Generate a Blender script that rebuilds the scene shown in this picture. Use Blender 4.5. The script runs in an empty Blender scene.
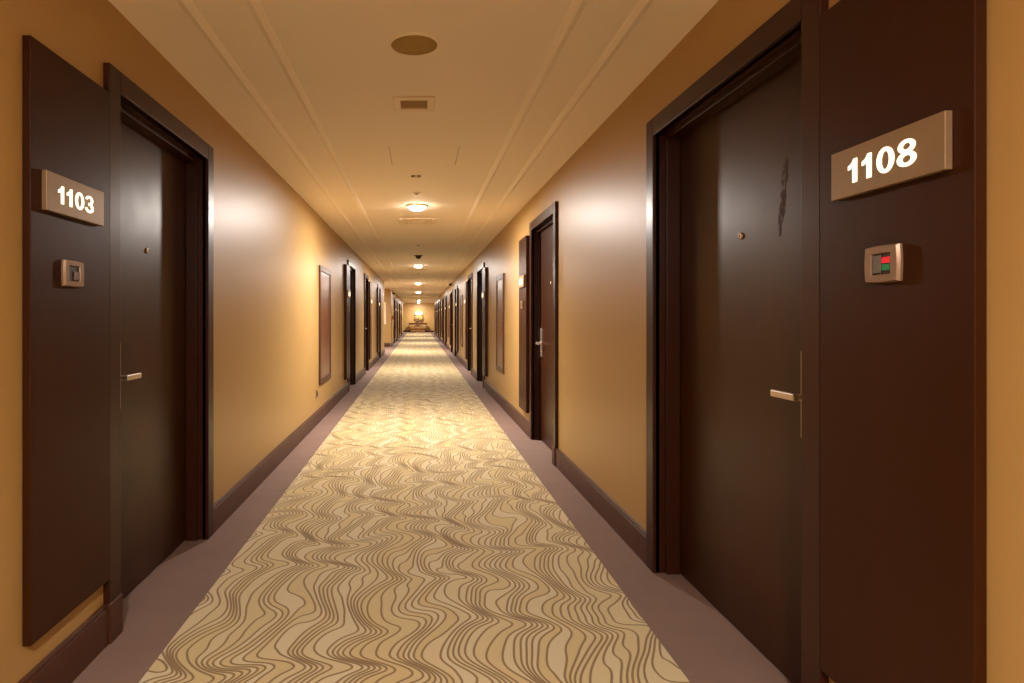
import bpy, bmesh, math, random
from mathutils import Vector, Matrix
S = bpy.context.scene
COL = S.collection
random.seed(4)
PI = math.pi

# ------------------------------------------------------------------ camera
cam = bpy.data.cameras.new('camera'); camo = bpy.data.objects.new('camera', cam); COL.objects.link(camo)
EYE = 1.215
camo.location = (0, 0, EYE); camo.rotation_euler = (PI/2, 0, 0)
cam.sensor_width = 36; cam.lens = 36*610/1024
cam.shift_x = 93/1024; cam.shift_y = -24/1024
cam.clip_start = 0.05; cam.clip_end = 200
S.camera = camo

# ------------------------------------------------------------------ world, exposure
w = bpy.data.worlds.new('world'); S.world = w; w.use_nodes = True
w.node_tree.nodes['Background'].inputs[0].default_value = (1.0, .75, .5, 1)
w.node_tree.nodes['Background'].inputs[1].default_value = 0.02
S.view_settings.view_transform = 'Standard'; S.view_settings.look = 'None'
S.view_settings.gamma = 1; S.view_settings.use_curve_mapping = False
S.view_settings.exposure = 0.0
S.cycles.max_bounces = 12; S.cycles.diffuse_bounces = 8; S.cycles.glossy_bounces = 4
S.cycles.sample_clamp_indirect = 6; S.cycles.caustics_reflective = False; S.cycles.caustics_refractive = False

# the corridor's own downlights: y positions along the ceiling
LAMPS = [-4.6, -0.85, 6.56, 14.05, 21.3, 28.7, 36.0, 42.6]
LAMP_W = 118.0
LAMP_COL = (1.0, 0.92, 0.85)

# ------------------------------------------------------------------ dimensions
XL, XR, ZC = -1.175, 1.135, 2.415        # wall planes and ceiling height
Y0, Y1, Y2 = -6.0, 45.0, 50.0            # back of corridor, corridor mouth, end wall of the lobby
NY0, NY1, NX = 20.6, 25.5, -3.2          # side niche on the left
DOOR_H = 2.165

# ------------------------------------------------------------------ materials
def lin(c):
    return tuple(((v/255)/12.92 if v/255 <= .04045 else ((v/255+.055)/1.055)**2.4) for v in c) + (1,)

class N:
    """tiny helper for shader maths"""
    def __init__(s, name):
        s.m = bpy.data.materials.new(name); s.m.use_nodes = True
        s.t = s.m.node_tree; s.b = s.t.nodes['Principled BSDF']
    def node(s, ty, **kw):
        n = s.t.nodes.new(ty)
        for k, v in kw.items(): setattr(n, k, v)
        return n
    def link(s, a, b): s.t.links.new(a, b)
    def mth(s, op, a, b=None, c=None):
        n = s.node('ShaderNodeMath', operation=op)
        for i, v in enumerate((a, b, c)):
            if v is None: continue
            if isinstance(v, (int, float)): n.inputs[i].default_value = v
            else: s.link(v, n.inputs[i])
        return n.outputs[0]
    def coords(s):
        g = s.node('ShaderNodeNewGeometry'); x = s.node('ShaderNodeSeparateXYZ'); s.link(g.outputs['Position'], x.inputs[0])
        return g.outputs['Position'], x.outputs[0], x.outputs[1], x.outputs[2]
    def comb(s, x, y, z):
        n = s.node('ShaderNodeCombineXYZ')
        for i, v in enumerate((x, y, z)):
            if isinstance(v, (int, float)): n.inputs[i].default_value = v
            else: s.link(v, n.inputs[i])
        return n.outputs[0]
    def noise(s, vec, scale, detail=2, rough=.5):
        n = s.node('ShaderNodeTexNoise'); n.inputs['Scale'].default_value = scale
        n.inputs['Detail'].default_value = detail; n.inputs['Roughness'].default_value = rough
        if vec is not None: s.link(vec, n.inputs['Vector'])
        return n.outputs['Fac']
    def mix(s, fac, a, b):
        n = s.node('ShaderNodeMix', data_type='RGBA')
        if isinstance(fac, (int, float)): n.inputs[0].default_value = fac
        else: s.link(fac, n.inputs[0])
        for i, v in ((6, a), (7, b)):
            if isinstance(v, tuple): n.inputs[i].default_value = v
            else: s.link(v, n.inputs[i])
        return n.outputs[2]
    def bump(s, h, strength, dist=.001):
        n = s.node('ShaderNodeBump'); n.inputs['Strength'].default_value = strength; n.inputs['Distance'].default_value = dist
        s.link(h, n.inputs['Height']); s.link(n.outputs[0], s.b.inputs['Normal'])
    def set(s, **kw):
        for k, v in kw.items():
            i = s.b.inputs[k.replace('_', ' ')]
            if isinstance(v, (int, float, tuple)): i.default_value = v
            else: s.link(v, i)
        return s.m

M = {}
def wall_paint():
    n = N('wall_paint'); P, x, y, z = n.coords()
    f = n.noise(P, 1.2, 3)
    c = n.mix(f, lin((173, 138, 82)), lin((179, 144, 88)))
    n.bump(n.noise(P, 260, 2), .12, .0006)
    return n.set(Base_Color=c, Roughness=.42, Specular_IOR_Level=.45)
def ceiling_paint():
    n = N('ceiling_paint'); P, x, y, z = n.coords()
    f = n.noise(P, .8, 3)
    c = n.mix(f, lin((248, 236, 220)), lin((250, 240, 226)))
    n.bump(n.noise(P, 300, 2), .08, .0005)
    return n.set(Base_Color=c, Roughness=.75, Specular_IOR_Level=.3)
def wood(name, a, b, rough, vert=True, sc=1.0, spec=.5):
    n = N(name); P, x, y, z = n.coords()
    v = n.comb(n.mth('MULTIPLY', x, 30), n.mth('MULTIPLY', y, 30 if vert else 2), n.mth('MULTIPLY', z, 1.6 if vert else 30))
    f = n.noise(v, sc, 4, .6)
    g = n.noise(P, 2.2, 2)
    c = n.mix(n.mth('MULTIPLY', n.mth('ADD', f, g), .5), lin(a), lin(b))
    r = n.mth('MULTIPLY_ADD', n.noise(P, 7, 3), .10, rough-.05)
    if name == 'door_veneer':   # a dull handprint smear on the door of room 1108
        dy = n.mth('ADD', y, n.mth('MULTIPLY_ADD', z, .16, -2.07-.16*1.62))
        dy = n.mth('ADD', dy, n.mth('MULTIPLY_ADD', n.noise(P, 22, 2), .05, -.025))
        q = n.mth('ADD', n.mth('POWER', n.mth('ABSOLUTE', n.mth('DIVIDE', dy, .020)), 2), n.mth('POWER', n.mth('ABSOLUTE', n.mth('DIVIDE', n.mth('SUBTRACT', z, 1.62), .13)), 2))
        mk = n.mth('MULTIPLY', n.mth('LESS_THAN', q, 1.0), n.mth('GREATER_THAN', x, 0.0))
        mk = n.mth('MULTIPLY', mk, n.mth('GREATER_THAN', n.noise(P, 45, 2), .42))
        r = n.mth('ADD', r, n.mth('MULTIPLY', mk, .30))
    n.bump(f, .10, .0006)
    return n.set(Base_Color=c, Roughness=r, Specular_IOR_Level=spec)
def plain(name, c, rough, metal=0.0, spec=.5):
    n = N(name); P, x, y, z = n.coords()
    f = n.noise(P, 40, 2)
    d = tuple(min(255, v*1.06) for v in c)
    return n.set(Base_Color=n.mix(f, lin(c), lin(d)), Roughness=rough, Metallic=metal, Specular_IOR_Level=spec)
def emit(name, c, st):
    n = N(name)
    return n.set(Base_Color=lin(c), Emission_Color=lin(c), Emission_Strength=st, Roughness=.4)

def carpet():
    n = N('patterned_carpet'); P, x, y, z = n.coords()
    SP = .031
    def field(ox, oy):
        X = n.mth('ADD', x, ox); Y = n.mth('ADD', y, oy)
        v = n.comb(X, n.mth('MULTIPLY', Y, .7), 0.0)
        n1 = n.noise(v, 2.3, 0, .4)
        n2 = n.noise(n.comb(n.mth('ADD', X, 7.3), n.mth('ADD', Y, 3.1), 2.0), 2.6, 0, .4)
        # drifting phase makes neighbouring waves slide past each other and bunch up
        ph = n.mth('MULTIPLY_ADD', Y, 2*PI/.40, n.mth('MULTIPLY_ADD', X, 2.0, n.mth('MULTIPLY', n1, 9.0)))
        ph = n.mth('ADD', ph, n.mth('MULTIPLY', n.mth('SINE', n.mth('ADD', ph, .6)), .30))
        amp = n.mth('MULTIPLY_ADD', n2, .075, .012)
        sw = n.mth('ADD', n.mth('MULTIPLY', n.mth('SINE', ph), amp), n.mth('MULTIPLY', n.mth('SINE', n.mth('MULTIPLY_ADD', ph, 2.0, 1.0)), .007))
        u = n.mth('ADD', n.mth('MULTIPLY_ADD', n1, .12, X), sw)
        clus = n.mth('MULTIPLY', n.mth('SINE', n.mth('MULTIPLY_ADD', u, 2*PI/.21, n.mth('MULTIPLY', n2, 8.0))), .66)
        return n.mth('ADD', n.mth('DIVIDE', u, SP), clus)
    e = .002
    f0 = field(0.0, 0.0); fx = field(e, 0.0); fy = field(0.0, e)
    gx = n.mth('DIVIDE', n.mth('SUBTRACT', fx, f0), e); gy = n.mth('DIVIDE', n.mth('SUBTRACT', fy, f0), e)
    g = n.mth('SQRT', n.mth('ADD', n.mth('MULTIPLY', gx, gx), n.mth('MULTIPLY', gy, gy)))
    fr = n.mth('FRACT', f0)
    d = n.mth('DIVIDE', n.mth('ABSOLUTE', n.mth('SUBTRACT', fr, .5)), n.mth('MAXIMUM', g, 6.0))
    mr = n.node('ShaderNodeMapRange', interpolation_type='SMOOTHSTEP')
    n.link(d, mr.inputs['Value']); mr.inputs['From Min'].default_value = .0029; mr.inputs['From Max'].default_value = .0056
    mr.inputs['To Min'].default_value = 1; mr.inputs['To Max'].default_value = 0
    wn = n.node('ShaderNodeTexWhiteNoise', noise_dimensions='1D')
    n.link(n.mth('FLOOR', n.mth('ADD', f0, .5)), wn.inputs['W'])
    base = n.mix(wn.outputs['Value'], lin((206, 188, 136)), lin((214, 203, 170)))
    tuft = n.noise(P, 420, 1)
    base = n.mix(n.mth('MULTIPLY', tuft, .25), base, lin((180, 148, 92)))
    c = n.mix(mr.outputs[0], base, lin((136, 110, 70)))
    n.bump(tuft, .5, .003)
    n.set(Base_Color=c, Roughness=.95, Specular_IOR_Level=.1)
    n.b.inputs['Sheen Weight'].default_value = .25; n.b.inputs['Sheen Roughness'].default_value = .5
    return n.m
def border():
    n = N('border_carpet'); P, x, y, z = n.coords()
    f = n.noise(P, 3.0, 4, .6); tuft = n.noise(P, 300, 2)
    c = n.mix(f, lin((124, 102, 93)), lin((144, 119, 107)))
    c = n.mix(n.mth('MULTIPLY', tuft, .3), c, lin((108, 86, 78)))
    # butt seams between lengths of border carpet
    sm = n.mth('LESS_THAN', n.mth('FRACT', n.mth('DIVIDE', n.mth('ADD', y, 6.7), 2.75)), .0016)
    c = n.mix(n.mth('MULTIPLY', sm, .6), c, lin((60, 42, 36)))
    n.bump(tuft, .4, .002)
    return n.set(Base_Color=c, Roughness=.8, Specular_IOR_Level=.25)

M['wall'] = wall_paint(); M['ceil'] = ceiling_paint(); M['carpet'] = carpet(); M['border'] = border()
M['door'] = wood('door_veneer', (48, 22, 6), (64, 31, 10), .36, True, 1.0, .32)
M['frame'] = wood('frame_veneer', (44, 18, 8), (60, 27, 13), .34, True, 1.0, .28)
M['panel'] = wood('panel_veneer', (46, 20, 4), (60, 28, 7), .40, True, 1.0, .16)
M['base'] = wood('skirting_veneer', (66, 36, 22), (84, 48, 32), .40, vert=False)
M['bronze'] = plain('brushed_bronze', (176, 150, 122), .34, .85)
M['plate'] = plain('sign_metal', (142, 118, 88), .42, .35)
M['steel'] = plain('satin_steel', (215, 205, 195), .3, .8)
M['switch'] = plain('champagne_plastic', (140, 116, 96), .35, .4)
M['dark'] = plain('dark_plastic', (34, 28, 26), .4)
M['grey'] = plain('grey_plastic', (96, 90, 84), .4)
M['white'] = plain('white_plastic', (232, 216, 192), .5)
M['khaki'] = plain('speaker_cloth', (168, 140, 84), .9)
M['ventdark'] = plain('vent_interior', (176, 148, 104), .9)
M['digit'] = emit('lit_digits', (255, 246, 214), 1.5)
M['farsign'] = emit('lit_number_far', (255, 236, 190), 2.0)
M['redled'] = emit('red_indicator', (220, 30, 50), .28)
M['greenled'] = emit('green_indicator', (10, 120, 70), .16)
M['lens'] = emit('lamp_lens', (255, 236, 212), 110.0)
M['brownglass'] = plain('tinted_glass', (100, 58, 34), .28, .0, .6)
M['redplastic'] = plain('red_plastic', (190, 30, 20), .4)
M['tablewood'] = wood('console_wood', (98, 60, 26), (122, 80, 38), .4, vert=False)
M['boxwood'] = wood('bench_fabric', (140, 98, 48), (156, 112, 58), .8, vert=False)
M['shade'] = emit('lamp_shade', (255, 240, 205), 1.6)
M['petal'] = plain('cream_petals', (245, 230, 180), .7)
M['stem'] = plain('green_stems', (70, 84, 34), .7)
M['paper'] = plain('pale_print', (240, 222, 190), .6)

# ------------------------------------------------------------------ mesh helpers
def box(bm, x0, x1, y0, y1, z0, z1):
    if x0 > x1: x0, x1 = x1, x0
    if y0 > y1: y0, y1 = y1, y0
    if z0 > z1: z0, z1 = z1, z0
    v = [bm.verts.new(p) for p in ((x0,y0,z0),(x1,y0,z0),(x1,y1,z0),(x0,y1,z0),(x0,y0,z1),(x1,y0,z1),(x1,y1,z1),(x0,y1,z1))]
    for f in ((0,3,2,1),(4,5,6,7),(0,1,5,4),(1,2,6,5),(2,3,7,6),(3,0,4,7)): bm.faces.new([v[i] for i in f])
def lathe(bm, c, prof, seg=32, axis='z', caps=True):
    """prof: list of (radius, height) revolved about an axis through c"""
    rings = []
    for r, h in prof:
        ring = []
        for i in range(seg):
            a = 2*PI*i/seg; p = (r*math.cos(a), r*math.sin(a), h)
            if axis == 'x': p = (h, p[0], p[1])
            if axis == 'y': p = (p[0], h, p[1])
            ring.append(bm.verts.new((c[0]+p[0], c[1]+p[1], c[2]+p[2])))
        rings.append(ring)
    for a, b in zip(rings, rings[1:]):
        for i in range(seg):
            j = (i+1) % seg; bm.faces.new((a[i], a[j], b[j], b[i]))
    if caps: bm.faces.new(rings[0]); bm.faces.new(rings[-1])
def tube(bm, pts, r, seg=10):
    pts = [Vector(p) for p in pts]; rings = []
    for i, p in enumerate(pts):
        d = (pts[min(i+1, len(pts)-1)] - pts[max(i-1, 0)]).normalized()
        u = d.cross(Vector((0, 0, 1)));
        if u.length < .1: u = d.cross(Vector((1, 0, 0)))
        u.normalize(); v = d.cross(u); rr = r[i] if isinstance(r, (list, tuple)) else r
        rings.append([bm.verts.new(p + (u*math.cos(2*PI*k/seg) + v*math.sin(2*PI*k/seg))*rr) for k in range(seg)])
    for a, b in zip(rings, rings[1:]):
        for k in range(seg): bm.faces.new((a[k], a[(k+1) % seg], b[(k+1) % seg], b[k]))
    bm.faces.new(rings[0]); bm.faces.new(rings[-1])

def obj(name, bm, mat, parent=None, bevel=0.0, smooth=False, seg=2, origin=None):
    """link bm (built in world coordinates) as one mesh object"""
    if parent is not None:
        o_ = parent
        while o_.parent is not None: o_ = o_.parent
        org = Vector(o_.location)
    elif origin is not None: org = Vector(origin)
    else:
        lo = Vector([min(v.co[i] for v in bm.verts) for i in range(3)]); hi = Vector([max(v.co[i] for v in bm.verts) for i in range(3)])
        org = Vector(((lo.x+hi.x)/2, (lo.y+hi.y)/2, lo.z))
    bmesh.ops.translate(bm, verts=bm.verts[:], vec=-org)
    bmesh.ops.recalc_face_normals(bm, faces=bm.faces[:])
    me = bpy.data.meshes.new(name); bm.to_mesh(me); bm.free()
    for p in me.polygons: p.use_smooth = smooth
    me.materials.append(M[mat] if isinstance(mat, str) else mat)
    o = bpy.data.objects.new(name, me); COL.objects.link(o)
    if parent is not None: o.parent = parent
    else: o.location = org
    if bevel:
        b = o.modifiers.new('bevel', 'BEVEL'); b.width = bevel; b.segments = seg; b.limit_method = 'ANGLE'; b.harden_normals = False
    return o
def thing(name, loc, label, cat, group=None, kind=None):
    o = bpy.data.objects.new(name, None); COL.objects.link(o); o.location = loc; o.empty_display_size = .1
    return tag(o, label, cat, group, kind)
def tag(o, label, cat, group=None, kind=None):
    if label: o['label'] = label
    if cat: o['category'] = cat
    if group: o['group'] = group
    if kind: o['kind'] = kind
    return o
def struct(name, bm, mat, label, cat, **kw):
    return tag(obj(name, bm, mat, **kw), label, cat, kind='structure')
def B(*boxes):
    bm = bmesh.new()
    for b in boxes: box(bm, *b)
    return bm

# ------------------------------------------------------------------ door schedule (side, y0, y1, leaf depth, panel side)
# y0..y1 is the outer width of the casing; panel 'near' stands before the door, 'far' after it
RIGHT = [(1.69, 2.985, .10, 'near'), (4.98, 6.14, .07, 'far'), (10.52, 11.78, .07, 'near'), (12.9, 14.03, .07, 'far'),
         (17.9, 19.15, .07, 'near'), (20.2, 21.4, .07, 'far'), (25.1, 26.3, .07, 'near'), (27.5, 28.7, .07, 'far'),
         (32.0, 33.2, .07, 'near'), (34.5, 35.7, .07, 'far'), (38.7, 39.9, .07, 'near'), (41.2, 42.4, .07, 'far')]
LEFT = [(2.27, 3.42, .095, 'near'), (9.99, 11.15, .07, 'near'), (12.98, 14.03, .07, 'far'), (17.35, 18.45, .07, 'near'),
        (28.0, 29.2, .07, 'far'), (32.6, 33.8, .07, 'near'), (35.2, 36.4, .07, 'far'), (40.0, 41.2, .07, 'near')]
CW = .085   # casing width

# ------------------------------------------------------------------ shell
struct('floor', B((NX-.3, 3.3, Y0-.2, Y2+.2, -.12, 0)), 'border', 'brown border carpet running along both walls of the corridor', 'floor')
struct('ceiling', B((NX-.3, 3.3, Y0-.2, Y2+.2, ZC, ZC+.12)), 'ceil', 'smooth cream painted corridor ceiling', 'ceiling')
CX0, CX1 = -.93, .90
tag(obj('carpet_runner', B((CX0, CX1, Y0+.05, Y1+3.2, 0.0, .006)), 'carpet', bevel=.003),
    'cream carpet with brown wavy lines running down the middle of the corridor', 'carpet')

def wall_boxes(side, doors, segs):
    """wall as boxes with holes for the doors"""
    X = XR if side > 0 else XL
    out = []; T = .25
    for a, b in segs:
        ds = [d for d in doors if a <= d[0] < b]; y = a
        for d in ds:
            h0, h1 = d[0]+CW-.02, d[1]-CW+.02
            out.append((X, X+side*T, y, h0, 0, ZC)); out.append((X, X+side*T, h0, h1, DOOR_H-CW+.02, ZC)); y = h1
        out.append((X, X+side*T, y, b, 0, ZC))
    return out
wl = wall_boxes(-1, LEFT, [(Y0, NY0), (NY1, Y1)])
wl += [(NX, XL-.25, NY0-.2, NY0, 0, ZC), (NX, XL-.25, NY1, NY1+.2, 0, ZC), (NX-.2, NX, NY0-.2, NY1+.2, 0, ZC)]
struct('wall_left', B(*wl), 'wall', 'golden beige painted wall on the left with a side niche', 'wall')
struct('wall_right', B(*wall_boxes(1, RIGHT, [(Y0, Y1)])), 'wall', 'golden beige painted wall on the right', 'wall')
struct('wall_end', B((NX-.2, 3.3, Y2, Y2+.2, 0, ZC), (NX-.2, NX, Y1-.2, Y2, 0, ZC), (3.1, 3.3, Y1-.2, Y2, 0, ZC),
                     (NX, XL-.25, Y1-.2, Y1, 0, ZC), (XR+.25, 3.1, Y1-.2, Y1, 0, ZC)), 'wall', 'warmly lit wall behind the console at the far end', 'wall')
struct('wall_back', B((NX, 3.1, Y0-.2, Y0, 0, ZC)), 'wall', 'beige wall closing the corridor behind the viewer', 'wall')

BH = .148
def baseboards(side, doors, segs):
    X = XR if side > 0 else XL; bm = bmesh.new()
    for a, b in segs:
        y = a
        for d in [d for d in doors if a <= d[0] < b] + [None]:
            e = d[0] if d else b
            box(bm, X-side*.022, X+side*.001, y, e, 0, BH-.012); box(bm, X-side*.016, X+side*.001, y, e, BH-.012, BH)
            if d: y = d[1]
    return bm
bl = baseboards(-1, LEFT, [(Y0, NY0), (NY1, Y1)])
for z0, z1, t in ((0, BH-.012, .022), (BH-.012, BH, .016)):
    box(bl, NX, XL-.022, NY1-t, NY1+.001, z0, z1); box(bl, NX, XL-.022, NY0-.001, NY0+t, z0, z1); box(bl, NX-.001, NX+t, NY0+.022, NY1-.022, z0, z1)
struct('baseboard_left', bl, 'base', 'dark brown wooden skirting along the left wall', 'baseboard', bevel=.002)
struct('baseboard_right', baseboards(1, RIGHT, [(Y0, Y1)]), 'base', 'dark brown wooden skirting along the right wall', 'baseboard', bevel=.002)
struct('baseboard_end', B((NX, 3.1, Y2-.022, Y2+.001, 0, BH)), 'base', 'dark brown wooden skirting along the far end wall', 'baseboard', bevel=.002)

# plaster mouldings along the ceiling
for k, (xa, xb) in enumerate(((-.914, -.862), (-.657, -.607), (.580, .636), (.832, .886))):
    prof = ((xa, 0), (xa, .006), (xa+.010, .010), (xa+.024, .014), (xb-.016, .009), (xb-.006, .005), (xb, 0))
    if k >= 2: prof = tuple((xa+xb-x, d) for x, d in prof)
    bm = bmesh.new(); ra = [bm.verts.new((x, Y0, ZC+.0008-d)) for x, d in prof]; rb = [bm.verts.new((x, Y1-9.6, ZC+.0008-d)) for x, d in prof]
    for i in range(len(prof)):
        j = (i+1) % len(prof); bm.faces.new((ra[i], ra[j], rb[j], rb[i]))
    bm.faces.new(ra); bm.faces.new(rb)
    lab = ('outer plaster moulding on the ceiling by the left wall', 'inner plaster moulding on the left half of the ceiling',
           'inner plaster moulding on the right half of the ceiling', 'outer plaster moulding on the ceiling by the right wall')[k]
    struct('trim_%d' % (k+1), bm, 'ceil', lab, 'ceiling moulding')
struct('trim_5', B((XL, XR, 35.4, 35.7, ZC-.07, ZC)), 'ceil', 'shallow ceiling beam crossing the far end of the corridor', 'ceiling beam', bevel=.004)

# ------------------------------------------------------------------ doors
ORD = ['nearest', 'second', 'third', 'fourth', 'fifth', 'sixth', 'seventh', 'eighth', 'ninth', 'tenth', 'eleventh', 'farthest']
ORDL = ['nearest', 'second', 'third', 'fourth', 'fifth', 'sixth', 'seventh', 'farthest']
dn = 0
def arc(cx, cy, rx, ry, a0, a1, n=20):
    return [(cx+rx*math.cos(math.radians(a0+(a1-a0)*i/n)), cy+ry*math.sin(math.radians(a0+(a1-a0)*i/n))) for i in range(n+1)]
def strip(outer, inner): return ('strip', outer, inner)
def glyph(ch):
    """shapes of a bold grotesque numeral, height 1, returned with its advance width"""
    if ch == '1':
        return [('poly', [(.22, 0), (.41, 0), (.41, 1), (.26, 1), (.22, .90), (.14, .80), (.02, .74), (.02, .57), (.12, .60), (.22, .67)])], .62
    if ch == '0':
        return [strip(arc(.36, .5, .34, .51, 0, 360, 40), arc(.36, .5, .155, .365, 0, 360, 40))], .80
    if ch == '8':
        return [strip(arc(.36, .27, .345, .28, 0, 360, 36), arc(.36, .27, .165, .14, 0, 360, 36)),
                strip(arc(.36, .745, .31, .265, 0, 360, 36), arc(.36, .75, .145, .125, 0, 360, 36))], .80
    if ch == '3':
        return [strip(arc(.34, .275, .345, .29, 185, 430, 30), arc(.34, .275, .165, .15, 185, 430, 30)),
                strip(arc(.34, .745, .31, .265, 175, -70, 30), arc(.34, .75, .145, .125, 175, -70, 30)),
                ('poly', [(.26, .42), (.44, .44), (.44, .60), (.28, .58)])], .80
def digits_mesh(text, X, side, y_start, z_base, h, total, depth=.002):
    """numerals standing on a wall-parallel plate; side -1 reads towards +y, +1 towards -y"""
    bm = bmesh.new(); adv = sum(glyph(c)[1] for c in text) - .1; sx = total/adv; u = 0
    du = -side
    for ch in text:
        shapes, a = glyph(ch)
        def P(p, d): return bm.verts.new((X - side*d, y_start + du*(u+p[0])*sx, z_base + p[1]*h))
        for s in shapes:
            if s[0] == 'poly':
                f = [P(p, depth) for p in s[1]]; bk = [P(p, 0) for p in s[1]]; fs = [bm.faces.new(f)]
                bmesh.ops.triangulate(bm, faces=fs)
                for i in range(len(f)): bm.faces.new((f[i], f[(i+1) % len(f)], bk[(i+1) % len(f)], bk[i]))
            else:
                o, i_ = s[1], s[2]
                of = [P(p, depth) for p in o]; nf = [P(p, depth) for p in i_]; ob = [P(p, 0) for p in o]; nb = [P(p, 0) for p in i_]
                for k in range(len(o)-1):
                    bm.faces.new((of[k], of[k+1], nf[k+1], nf[k])); bm.faces.new((of[k], of[k+1], ob[k+1], ob[k])); bm.faces.new((nf[k], nf[k+1], nb[k+1], nb[k]))
        u += a
    return bm

def make_door(side, d, idx, label):
    global dn; dn += 1
    y0, y1, rec, ps = d
    X = XR if side > 0 else XL
    def b(d0, d1, ya, yb, za, zb): return (X-side*d0, X-side*d1, ya, yb, za, zb)   # d = distance out of the wall plane
    t = thing('door_%d' % dn, (X, (y0+y1)/2, 0), label, 'door', kind='structure')
    i0, i1, it = y0+CW, y1-CW, DOOR_H-CW
    # outer architrave
    obj('architrave', B(b(-.01, .024, y0, i0, 0, DOOR_H), b(-.01, .024, i1, y1, 0, DOOR_H), b(-.01, .024, i0, i1, it, DOOR_H)), 'frame', t, bevel=.003)
    # reveal lining with a stop, stepped back from the architrave
    L = rec+.055
    obj('door_lining', B(b(-L, .010, i0-.018, i0, 0, it+.018), b(-L, .010, i1, i1+.018, 0, it+.018), b(-L, .010, i0, i1, it, it+.018),
                         b(-rec+.002, -.035, i0, i0+.018, 0, it-.018), b(-rec+.002, -.035, i1-.018, i1, 0, it-.018), b(-rec+.002, -.035, i0, i1, it-.022, it)), 'frame', t, bevel=.002)
    leaf = obj('door_leaf', B(b(-rec-.045, -rec, i0+.003, i1-.003, .006, it-.003)), 'door', t, bevel=.002)
    FX = X+side*rec    # face of the leaf
    ym = (i0+i1)/2
    bm = bmesh.new(); s = -side
    lathe(bm, (FX, ym, 1.527), [(.013, 0), (.013, s*.003), (.010, s*.006), (.006, s*.006), (.005, s*.002)], 20, 'x')
    obj('peephole', bm, 'bronze', leaf, smooth=True)
    # lever handle with long back plate, on the edge next to the side panel
    q = (.152 if idx == 0 and side > 0 else .193 if idx == 0 else .075)
    ll = .115 if idx == 0 else .115
    hy = i0+q if ps == 'near' else i1-q
    dirn = 1 if ps == 'near' else -1
    hz = .963
    obj('back_plate', B((FX, FX-side*.009, hy-.034, hy+.034, hz-.135, hz+.145)), 'steel', leaf, bevel=.003)
    bm = bmesh.new()
    lathe(bm, (FX-side*.008, hy, hz), [(.017, 0), (.016, -side*.012), (.010, -side*.016), (.010, -side*.045)], 20, 'x')
    box(bm, FX-side*.044, FX-side*.060, hy-dirn*.012, hy+dirn*ll, hz-.011, hz+.011)
    obj('lever', bm, 'steel', leaf, bevel=.003)
    bm = bmesh.new(); lathe(bm, (FX-side*.009, hy, hz-.085), [(.011, 0), (.011, -side*.004), (.008, -side*.006)], 16, 'x')
    obj('lock_cylinder', bm, 'bronze', leaf)
    # plinth block under the near leg of the casing
    yp = y0 if side < 0 else y0
    obj('plinth_block', B(b(-.005, .030, yp-.001, yp+CW+.004, 0, BH)), 'base', t, bevel=.002)
    return t

def make_panel(side, d, idx, label, width):
    y0, y1, rec, ps = d
    X = XR if side > 0 else XL
    a, b = (y0-.006-width, y0-.006) if ps == 'near' else (y1+.006, y1+.006+width)
    if idx and ps == 'far': a += .055; b += .055
    o = obj('wood_panel', B((X-side*.002, X-side*(.046 if idx else .028), a, b, .242, 2.05)), 'panel', bevel=.0025)
    tag(o, label, 'wall panel', 'dark wood panels beside the doors')
    return a, b

def make_sign(side, X, ya, yb, z0, z1, text, label, group):
    t = thing('room_sign', (X, (ya+yb)/2, z0), label, 'sign', group)
    obj('sign_plate', B((X, X-side*.0165, ya, yb, z0, z1)), 'plate', t, bevel=.0015)
    return t
def make_bell(side, X, ya, yb, z0, z1, label, group, lit, detail):
    t = thing('doorbell_plate', (X, (ya+yb)/2, z0), label, 'doorbell', group)
    # frame with bowed outer edge: ring of quads around a square window
    w_, h_ = yb-ya, z1-z0; cy, cz = (ya+yb)/2, (z0+z1)/2
    bm = bmesh.new()
    n = 10 if detail else 1
    def outl(s, bow, d):
        pts = []
        c = [(-1, -1), (1, -1), (1, 1), (-1, 1)]
        for k in range(4):
            p, q = c[k], c[(k+1) % 4]
            for i in range(n):
                f = i/n; x = p[0]+(q[0]-p[0])*f; y = p[1]+(q[1]-p[1])*f; bb = 1+bow*math.sin(PI*f)
                if k % 2 == 0: y *= bb
                else: x *= bb
                pts.append(bm.verts.new((X-side*d, cy+x*s*w_/2, cz+y*s*h_/2)))
        return pts
    rings = [outl(1, .05, 0), outl(1, .05, .006), outl(.93, .05, .0125), outl(.60, 0, .0125), outl(.56, 0, .006)]
    for A, Bq in zip(rings, rings[1:]):
        for i in range(len(A)): bm.faces.new((A[i], A[(i+1) % len(A)], Bq[(i+1) % len(A)], Bq[i]))
    bm.faces.new(rings[0]); bm.faces.new(rings[-1])
    fr = obj('plate_frame', bm, 'switch', t)
    if detail:
        iw, ih = w_*.27, h_*.27
        obj('button_window', B((X-side*.004, X-side*.0085, cy-iw, cy+iw, cz-ih, cz+ih)), 'dark', t, bevel=.001)
        # the half nearer the door is the push key, the other half carries the indicators
        if lit:
            obj('push_key', B((X-side*.0085, X-side*.0115, cy+.001, cy+iw-.002, cz-ih+.002, cz+ih-.002)), 'grey', t, bevel=.001)
            obj('red_indicator', B((X-side*.0085, X-side*.0105, cy-iw+.001, cy-.001, cz+.001, cz+ih*.70)), 'redled', t, bevel=.001)
            obj('green_indicator', B((X-side*.0085, X-side*.0105, cy-iw+.001, cy-.001, cz-ih*.70, cz-.001)), 'greenled', t, bevel=.001)
        else:
            obj('push_key', B((X-side*.0085, X-side*.0115, cy-.002, cy+iw-.002, cz-ih+.002, cz+ih*.3)), 'grey', t, bevel=.001)
            obj('bell_symbol', B((X-side*.0115, X-side*.0122, cy+.003, cy+.012, cz-.006, cz+.002)), 'switch', t)
    return t

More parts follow.
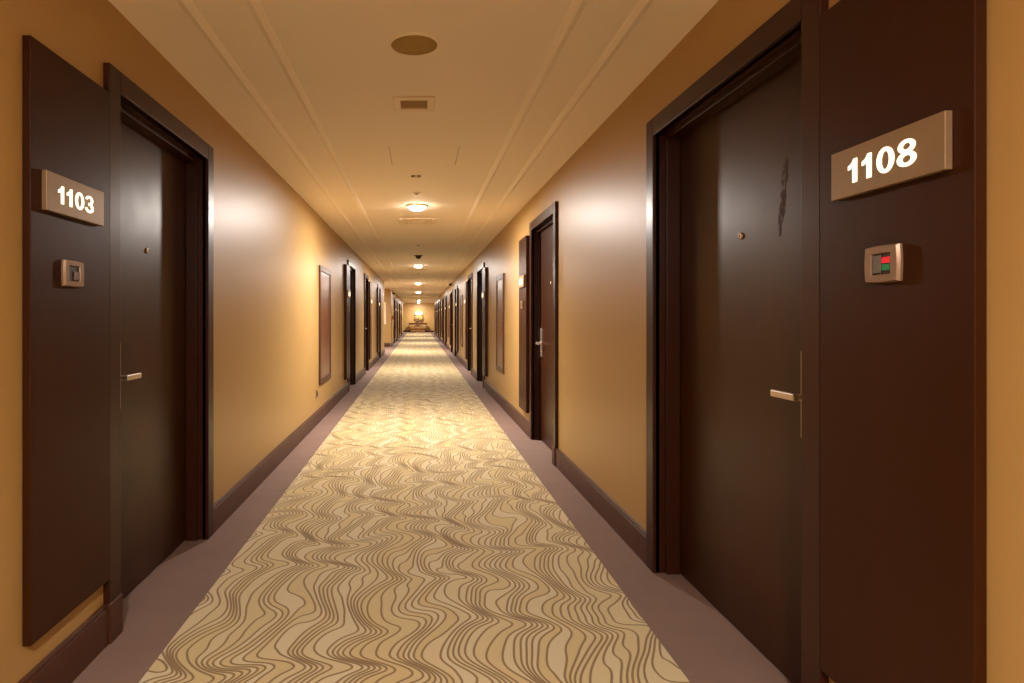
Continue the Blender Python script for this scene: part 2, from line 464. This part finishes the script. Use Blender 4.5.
def side_word(s): return 'right' if s > 0 else 'left'
for side, doors in ((1, RIGHT), (-1, LEFT)):
    for i, d in enumerate(doors):
        o = (ORD if side > 0 else ORDL)[i]
        sw = side_word(side)
        if i == 0:
            num = '1108' if side > 0 else '1103'
            make_door(side, d, i, 'dark brown room door beside the number %s sign' % num)
            lab = 'large dark wood panel carrying the number %s sign' % num
        else:
            make_door(side, d, i, '%s dark brown room door from the viewer along the %s wall' % (o, sw))
            lab = '%s narrow dark wood panel from the viewer along the %s wall' % (o, sw)
        width = (.468 if i == 0 else .45) if side > 0 else (.462 if i == 0 else .45)
        a, b = make_panel(side, d, i, lab, width)
        XP = (XR if side > 0 else XL) - side*(.046 if i else .028)
        G, G2 = 'lit room number signs on the wood panels', 'doorbell plates under the room signs'
        if i == 0:
            if side > 0:
                t = make_sign(1, XP, 1.265, 1.614, 1.5225, 1.645, '1108', 'bronze sign plate with lit white number 1108 on the right', G)
                obj('lit_number', digits_mesh('1108', XP-.0165, 1, 1.550, 1.5535, .0595, .213), 'digit', t)
                make_bell(1, XP, 1.397, 1.500, 1.299, 1.385, 'champagne doorbell plate with red and green lights under the 1108 sign', G2, True, True)
            else:
                t = make_sign(-1, XP, 1.853, 2.190, 1.5425, 1.664, '1103', 'bronze sign plate with lit white number 1103 on the left', G)
                obj('lit_number', digits_mesh('1103', XP+.0165, -1, 1.909, 1.5740, .0565, .209), 'digit', t)
                make_bell(-1, XP, 1.958, 2.068, 1.317, 1.402, 'champagne doorbell plate with dark button under the 1103 sign', G2, False, True)
        else:
            c = (a+b)/2
            t = make_sign(side, XP, c-.17, c+.17, 1.5325, 1.655, None, 'small lit number sign on the %s wood panel along the %s wall' % (o, sw), G)
            bm = bmesh.new()
            for k in range(4): box(bm, XP-side*.0165, XP-side*.0185, c-.085+k*.046, c-.085+k*.046+.026, 1.558, 1.620)
            obj('lit_number', bm, 'farsign', t)
            make_bell(side, XP, c-.05, c+.05, 1.305, 1.39, 'doorbell plate on the %s wood panel along the %s wall' % (o, sw), G2, False, False)

# ------------------------------------------------------------------ tall framed panels of tinted glass
def art(side, ya, yb, z0, z1, label, deep=.022):
    X = XR if side > 0 else XL
    t = thing('framed_wall_panel', (X, (ya+yb)/2, z0), label, 'wall picture', 'tall framed brown panels between the doors')
    f = .07; D = X-side*deep
    obj('picture_frame', B((X, D, ya, ya+f, z0, z1), (X, D, yb-f, yb, z0, z1), (X, D, ya+f, yb-f, z0, z0+f), (X, D, ya+f, yb-f, z1-f, z1)), 'base', t, bevel=.003)
    obj('glass_pane', B((X, X-side*(deep-.008), ya+f, yb-f, z0+f, z1-f)), 'brownglass', t, bevel=.001)
art(1, 8.10, 8.84, .466, 1.805, 'tall brown framed panel on the right wall, nearest to the viewer')
art(1, 15.7, 16.45, .466, 1.805, 'tall brown framed panel on the right wall, second from the viewer')
art(1, 23.0, 23.75, .466, 1.805, 'tall brown framed panel on the right wall, third from the viewer')
art(1, 30.0, 30.75, .466, 1.805, 'tall brown framed panel on the right wall, farthest from the viewer')
art(-1, 7.14, 8.02, .424, 1.83, 'tall brown framed panel on the left wall beyond the 1103 door')

# pale framed notice on the return wall of the niche
t = thing('framed_notice', (-1.62, NY1, .93), 'pale framed print on the return wall of the left niche', 'picture')
obj('notice_frame', B((-1.86, -1.38, NY1-.018, NY1, .93, .955), (-1.86, -1.38, NY1-.018, NY1, 1.83, 1.855), (-1.86, -1.835, NY1-.018, NY1, .955, 1.83), (-1.405, -1.38, NY1-.018, NY1, .955, 1.83)), 'white', t)
obj('notice_print', B((-1.835, -1.405, NY1-.010, NY1, .955, 1.83)), 'paper', t)

# socket near the floor on the left wall
t = thing('wall_socket', (XL, 7.0, .30), 'small dark socket low on the left wall below the framed panel', 'socket')
obj('socket_plate', B((XL, XL+.008, 6.955, 7.045, .295, .385)), 'switch', t, bevel=.002)
bm = bmesh.new(); lathe(bm, (XL+.006, 7.0, .34), [(.026, 0), (.026, .006), (.022, .006), (.020, .003)], 24, 'x'); obj('socket_face', bm, 'dark', t)

# red call point beyond the niche
t = thing('fire_call_point', (XL, 26.4, 1.13), 'red fire alarm call point on the left wall beyond the niche', 'fire alarm')
obj('call_point_box', B((XL, XL+.055, 26.3, 26.5, 1.13, 1.30)), 'redplastic', t, bevel=.006)
obj('call_point_window', B((XL+.055, XL+.058, 26.34, 26.46, 1.17, 1.26)), 'white', t)

# small dark wall sensors near the ceiling
def sensor(side, y, z, label):
    X = XR if side > 0 else XL
    t = thing('wall_sensor', (X, y, z), label, 'sensor', 'dark sensors high on the walls')
    obj('sensor_bracket', B((X, X-side*.03, y-.02, y+.02, z-.02, z+.05)), 'dark', t, bevel=.003)
    bm = bmesh.new(); lathe(bm, (X-side*.06, y, z), [(.02, .045), (.05, .03), (.06, .0), (.045, -.03), (.015, -.045)], 20); obj('sensor_dome', bm, 'dark', t, smooth=True)
sensor(1, 21.0, 2.345, 'small dark sensor high on the right wall near the ceiling')
sensor(-1, 26.9, 2.27, 'small dark sensor high on the left wall beyond the niche')

# ------------------------------------------------------------------ ceiling fittings
t = thing('ceiling_speaker', (-.021, 2.68, ZC), 'round khaki loudspeaker grille in the ceiling nearest the viewer', 'ceiling speaker')
bm = bmesh.new(); lathe(bm, (-.021, 2.68, ZC), [(.114, 0), (.114, -.003), (.109, -.007), (.102, -.007), (.101, -.002)], 56); obj('trim_ring', bm, 'ceil', t, smooth=False)
bm = bmesh.new(); lathe(bm, (-.021, 2.68, ZC), [(.1015, 0), (.1015, -.0040), (.06, -.0052), (.004, -.0058)], 56); obj('speaker_grille', bm, 'khaki', t, smooth=True)

def vent(x0, x1, y0, y1, f, n, label, inner='ventdark', drop=.010):
    t = thing('ceiling_vent', ((x0+x1)/2, (y0+y1)/2, ZC), label, 'ceiling vent')
    z = ZC-drop
    obj('vent_frame', B((x0, x1, y0, y0+f, z, ZC), (x0, x1, y1-f, y1, z, ZC), (x0, x0+f, y0+f, y1-f, z, ZC), (x1-f, x1, y0+f, y1-f, z, ZC)), 'white', t, bevel=.003)
    obj('vent_backing', B((x0+f, x1-f, y0+f, y1-f, ZC-.002, ZC)), inner, t)
    for k in range(n):
        y = y0+f+(y1-y0-2*f)*(k+.5)/n
        bm = bmesh.new(); box(bm, x0+f, x1-f, y-.008, y+.008, ZC-.0035, ZC-.002)
        bmesh.ops.rotate(bm, verts=bm.verts[:], cent=Vector((0, y, ZC-.003)), matrix=Matrix.Rotation(.35, 3, 'X'))
        obj('slat', bm, 'white', t)
vent(-.142, .087, 3.31, 3.53, .040, 6, 'square ceiling vent with slats just beyond the round speaker')
# wide four-way diffuser beyond the first light
t = thing('air_diffuser', (-.015, 7.48, ZC), 'wide white air diffuser in the ceiling right behind the nearest light', 'air diffuser')
for k, (hw, dz) in enumerate(((.235, .018), (.185, .016), (.135, .026), (.085, .034))):
    x0, x1, y0, y1 = -.015-hw, -.015+hw, 7.48-hw, 7.48+hw; f = .03
    obj('diffuser_ring', B((x0, x1, y0, y0+f, ZC-dz-.004-(.008 if k == 0 else 0), ZC-dz+.004), (x0, x1, y1-f, y1, ZC-dz-.004, ZC-dz+.004), (x0, x0+f, y0+f, y1-f, ZC-dz-.004, ZC-dz+.004), (x1-f, x1, y0+f, y1-f, ZC-dz-.004, ZC-dz+.004)), 'white', t, bevel=.002)
obj('diffuser_core', B((-.06, .03, 7.435, 7.525, ZC-.042, ZC)), 'white', t, bevel=.003)
for xa in (-.22, .17): obj('diffuser_hanger', B((xa, xa+.02, 7.27, 7.69, ZC-.040, ZC)), 'white', t)
vent(-.25, .22, 14.9, 15.3, .06, 6, 'wide ceiling vent behind the second light', 'ventdark', .02)
vent(-.25, .22, 23.0, 23.4, .06, 5, 'wide ceiling vent behind the third light', 'ventdark', .06)

# access hatch outlined by fine gaps
hx0, hx1, hy0, hy1 = -.208, .282, 4.29, 4.78
t = thing('access_hatch', ((hx0+hx1)/2, (hy0+hy1)/2, ZC), 'square flush access hatch in the ceiling outlined by fine gaps', 'access hatch')
g = .0035
obj('hatch_gap', B((hx0-g, hx0, hy0-g, hy1+g, ZC-.0006, ZC), (hx1, hx1+g, hy0-g, hy1+g, ZC-.0006, ZC), (hx0, hx1, hy1, hy1+g, ZC-.0006, ZC)), 'tablewood', t)
obj('hatch_door', B((hx0, hx1, hy0, hy1, ZC-.0012, ZC)), 'ceil', t)

t = thing('smoke_detector', (-.024, 5.19, ZC), 'small smoke detector with two dark slots before the nearest light', 'smoke detector')
bm = bmesh.new(); lathe(bm, (-.024, 5.19, ZC), [(.046, 0), (.046, -.008), (.040, -.016), (.030, -.022), (.012, -.025)], 36); obj('detector_body', bm, 'ceil', t, smooth=True)
for xa in (-.062, -.008): obj('detector_slot', B((xa, xa+.022, 5.138, 5.150, ZC-.013, ZC-.003)), 'dark', t, bevel=.002)

def disc(x, y, r, label, grp='small round discs on the ceiling'):
    t = thing('ceiling_sensor', (x, y, ZC), label, 'ceiling sensor', grp)
    bm = bmesh.new(); lathe(bm, (x, y, ZC), [(r, 0), (r, -.004), (r*.85, -.008), (r*.5, -.009)], 36); obj('sensor_ring', bm, 'ceil', t)
    bm = bmesh.new(); lathe(bm, (x, y, ZC-.009), [(r*.48, 0), (r*.46, -.003), (r*.2, -.007)], 24); obj('sensor_eye', bm, 'grey', t, smooth=True)
disc(-.026, 5.88, .042, 'round ceiling sensor just in front of the nearest light')
disc(-.01, 10.1, .05, 'round ceiling sensor between the nearest and second lights')
disc(-.01, 16.7, .09, 'round ceiling sensor beyond the second light')

t = thing('dome_camera', (-.012, 11.8, ZC), 'black dome camera on the ceiling in front of the second light', 'security camera')
bm = bmesh.new(); lathe(bm, (-.012, 11.8, ZC), [(.085, 0), (.085, -.010), (.075, -.016), (.05, -.016)], 32); obj('camera_base', bm, 'dark', t)
bm = bmesh.new(); lathe(bm, (-.012, 11.8, ZC-.016), [(.055, 0), (.053, -.02), (.042, -.038), (.022, -.048), (.006, -.052)], 32); obj('camera_dome', bm, 'dark', t, smooth=True)

# downlights: trim ring, glowing lens and the lamp itself
LN = ['behind the viewer near the back wall', 'just behind the viewer', 'nearest to the viewer in the photo, brightest of the row',
      'second from the viewer', 'third from the viewer', 'fourth from the viewer', 'fifth from the viewer', 'farthest of the row', 'inside the side niche on the left', 'in the lobby above the far console']
SPOTS = [(-.02, y, LAMP_W) for y in LAMPS] + [(-2.1, 22.9, 110), (-.05, 48.6, 120)]
for k, (x, y, e_) in enumerate(SPOTS):
    t = thing('ceiling_light', (x, y, ZC), 'round ceiling light, ' + LN[k], 'ceiling light', 'ceiling lights in a row')
    bm = bmesh.new(); lathe(bm, (x, y, ZC), [(.112, 0), (.112, -.008), (.105, -.014), (.090, -.014), (.088, -.004)], 40); obj('light_ring', bm, 'white', t)
    bm = bmesh.new(); lathe(bm, (x, y, ZC), [(.088, 0), (.088, -.016), (.078, -.032), (.055, -.044), (.03, -.049), (.006, -.050)], 40); obj('light_lens', bm, 'lens', t, smooth=True)
    l = bpy.data.lights.new('lamp_bulb', 'AREA'); l.shape = 'DISK'; l.size = .16; l.energy = e_; l.color = LAMP_COL; l.spread = math.radians(180)
    lo = bpy.data.objects.new('lamp_bulb', l); COL.objects.link(lo); lo.parent = t; lo.location = (0, 0, -.054)

def bulb(name, x, y, z, e, r=.05, col=LAMP_COL, kind='POINT'):
    l = bpy.data.lights.new(name, kind); l.energy = e; l.color = col
    if kind == 'POINT': l.shadow_soft_size = r
    else: l.shape = 'DISK'; l.size = r*2; l.spread = math.radians(150)
    lo = bpy.data.objects.new(name, l); COL.objects.link(lo); lo.location = (x, y, z); return lo

# ------------------------------------------------------------------ console, lamp and flowers at the far end
cx, cy = -.08, 49.55
t = thing('console_table', (cx, cy, 0), 'long wooden console table against the far end wall', 'table')
obj('table_top', B((cx-.78, cx+.78, cy-.22, cy+.22, .74, .785)), 'tablewood', t, bevel=.008)
obj('apron', B((cx-.72, cx+.72, cy-.18, cy+.18, .64, .74)), 'tablewood', t, bevel=.004)
for sx in (-1, 1):
    for sy in (-1, 1):
        bm = bmesh.new()
        tp = [(cx+sx*(.70+dx), cy+sy*(.16+dy), .64) for dx, dy in ((-.035, -.03), (.035, -.03), (.035, .03), (-.035, .03))]
        bt = [(cx+sx*(.93+dx*.7), cy+sy*(.18+dy*.7), 0) for dx, dy in ((-.035, -.03), (.035, -.03), (.035, .03), (-.035, .03))]
        a = [bm.verts.new(p) for p in tp]; b_ = [bm.verts.new(p) for p in bt]
        for i in range(4): bm.faces.new((a[i], a[(i+1) % 4], b_[(i+1) % 4], b_[i]))
        bm.faces.new(a); bm.faces.new(b_); obj('leg', bm, 'tablewood', t, bevel=.004)
t = thing('low_bench', (cx, cy-.28, 0), 'low upholstered bench in front of the console at the far end', 'bench')
obj('bench_seat', B((cx-.62, cx+.62, cy-.52, cy-.24, .30, .44)), 'boxwood', t, bevel=.02)
obj('bench_base', B((cx-.58, cx+.58, cy-.50, cy-.26, .06, .30)), 'boxwood', t, bevel=.01)
for sx in (-.52, .52):
    obj('foot', B((cx+sx-.03, cx+sx+.03, cy-.49, cy-.27, 0, .06)), 'tablewood', t)
t = thing('table_lamp', (cx+.05, cy+.08, .785), 'table lamp with a wide white shade on the far console', 'lamp')
bm = bmesh.new(); lathe(bm, (cx+.05, cy+.08, .785), [(.10, 0), (.10, .02), (.03, .03), (.02, .10), (.014, .30), (.012, .72)], 24); obj('lamp_base', bm, 'bronze', t, smooth=True)
bm = bmesh.new(); lathe(bm, (cx+.05, cy+.08, 1.46), [(.30, 0), (.28, .20), (.277, .20), (.297, 0)], 40, caps=False); obj('lamp_shade', bm, 'shade', t, smooth=True)
l = bulb('bulb', cx+.05, cy+.08, 1.54, 6, .04); l.parent = t; l.location = (0, 0, .755)
t = thing('flower_vase', (cx-.02, cy-.08, .785), 'dark vase of cream flowers on the far console', 'vase')
bm = bmesh.new(); lathe(bm, (cx-.02, cy-.08, .785), [(.05, 0), (.09, .04), (.10, .09), (.07, .15), (.05, .18), (.06, .20)], 28); obj('vase', bm, 'dark', t, smooth=True)
for k in range(9):
    a = 2.4*k; r = .05+.018*k; top = (cx-.02+r*math.cos(a), cy-.08+r*.7*math.sin(a), 1.20-.012*k)
    bm = bmesh.new(); tube(bm, [(cx-.02, cy-.08, .97), (cx-.02+.5*r*math.cos(a), cy-.08+.4*r*math.sin(a), 1.08), top], .004, 6); st = obj('stem', bm, 'stem', t)
    bm = bmesh.new()
    for p in range(6):
        q = p*PI/3; d = Vector((math.cos(q), math.sin(q), .9)); pr = Vector((-math.sin(q), math.cos(q), 0)); c0 = Vector(top)
        v = [bm.verts.new(c0), bm.verts.new(c0+d*.03+pr*.02), bm.verts.new(c0+d*.055), bm.verts.new(c0+d*.03-pr*.02)]; bm.faces.new(v)
    obj('blossom', bm, 'petal', st)
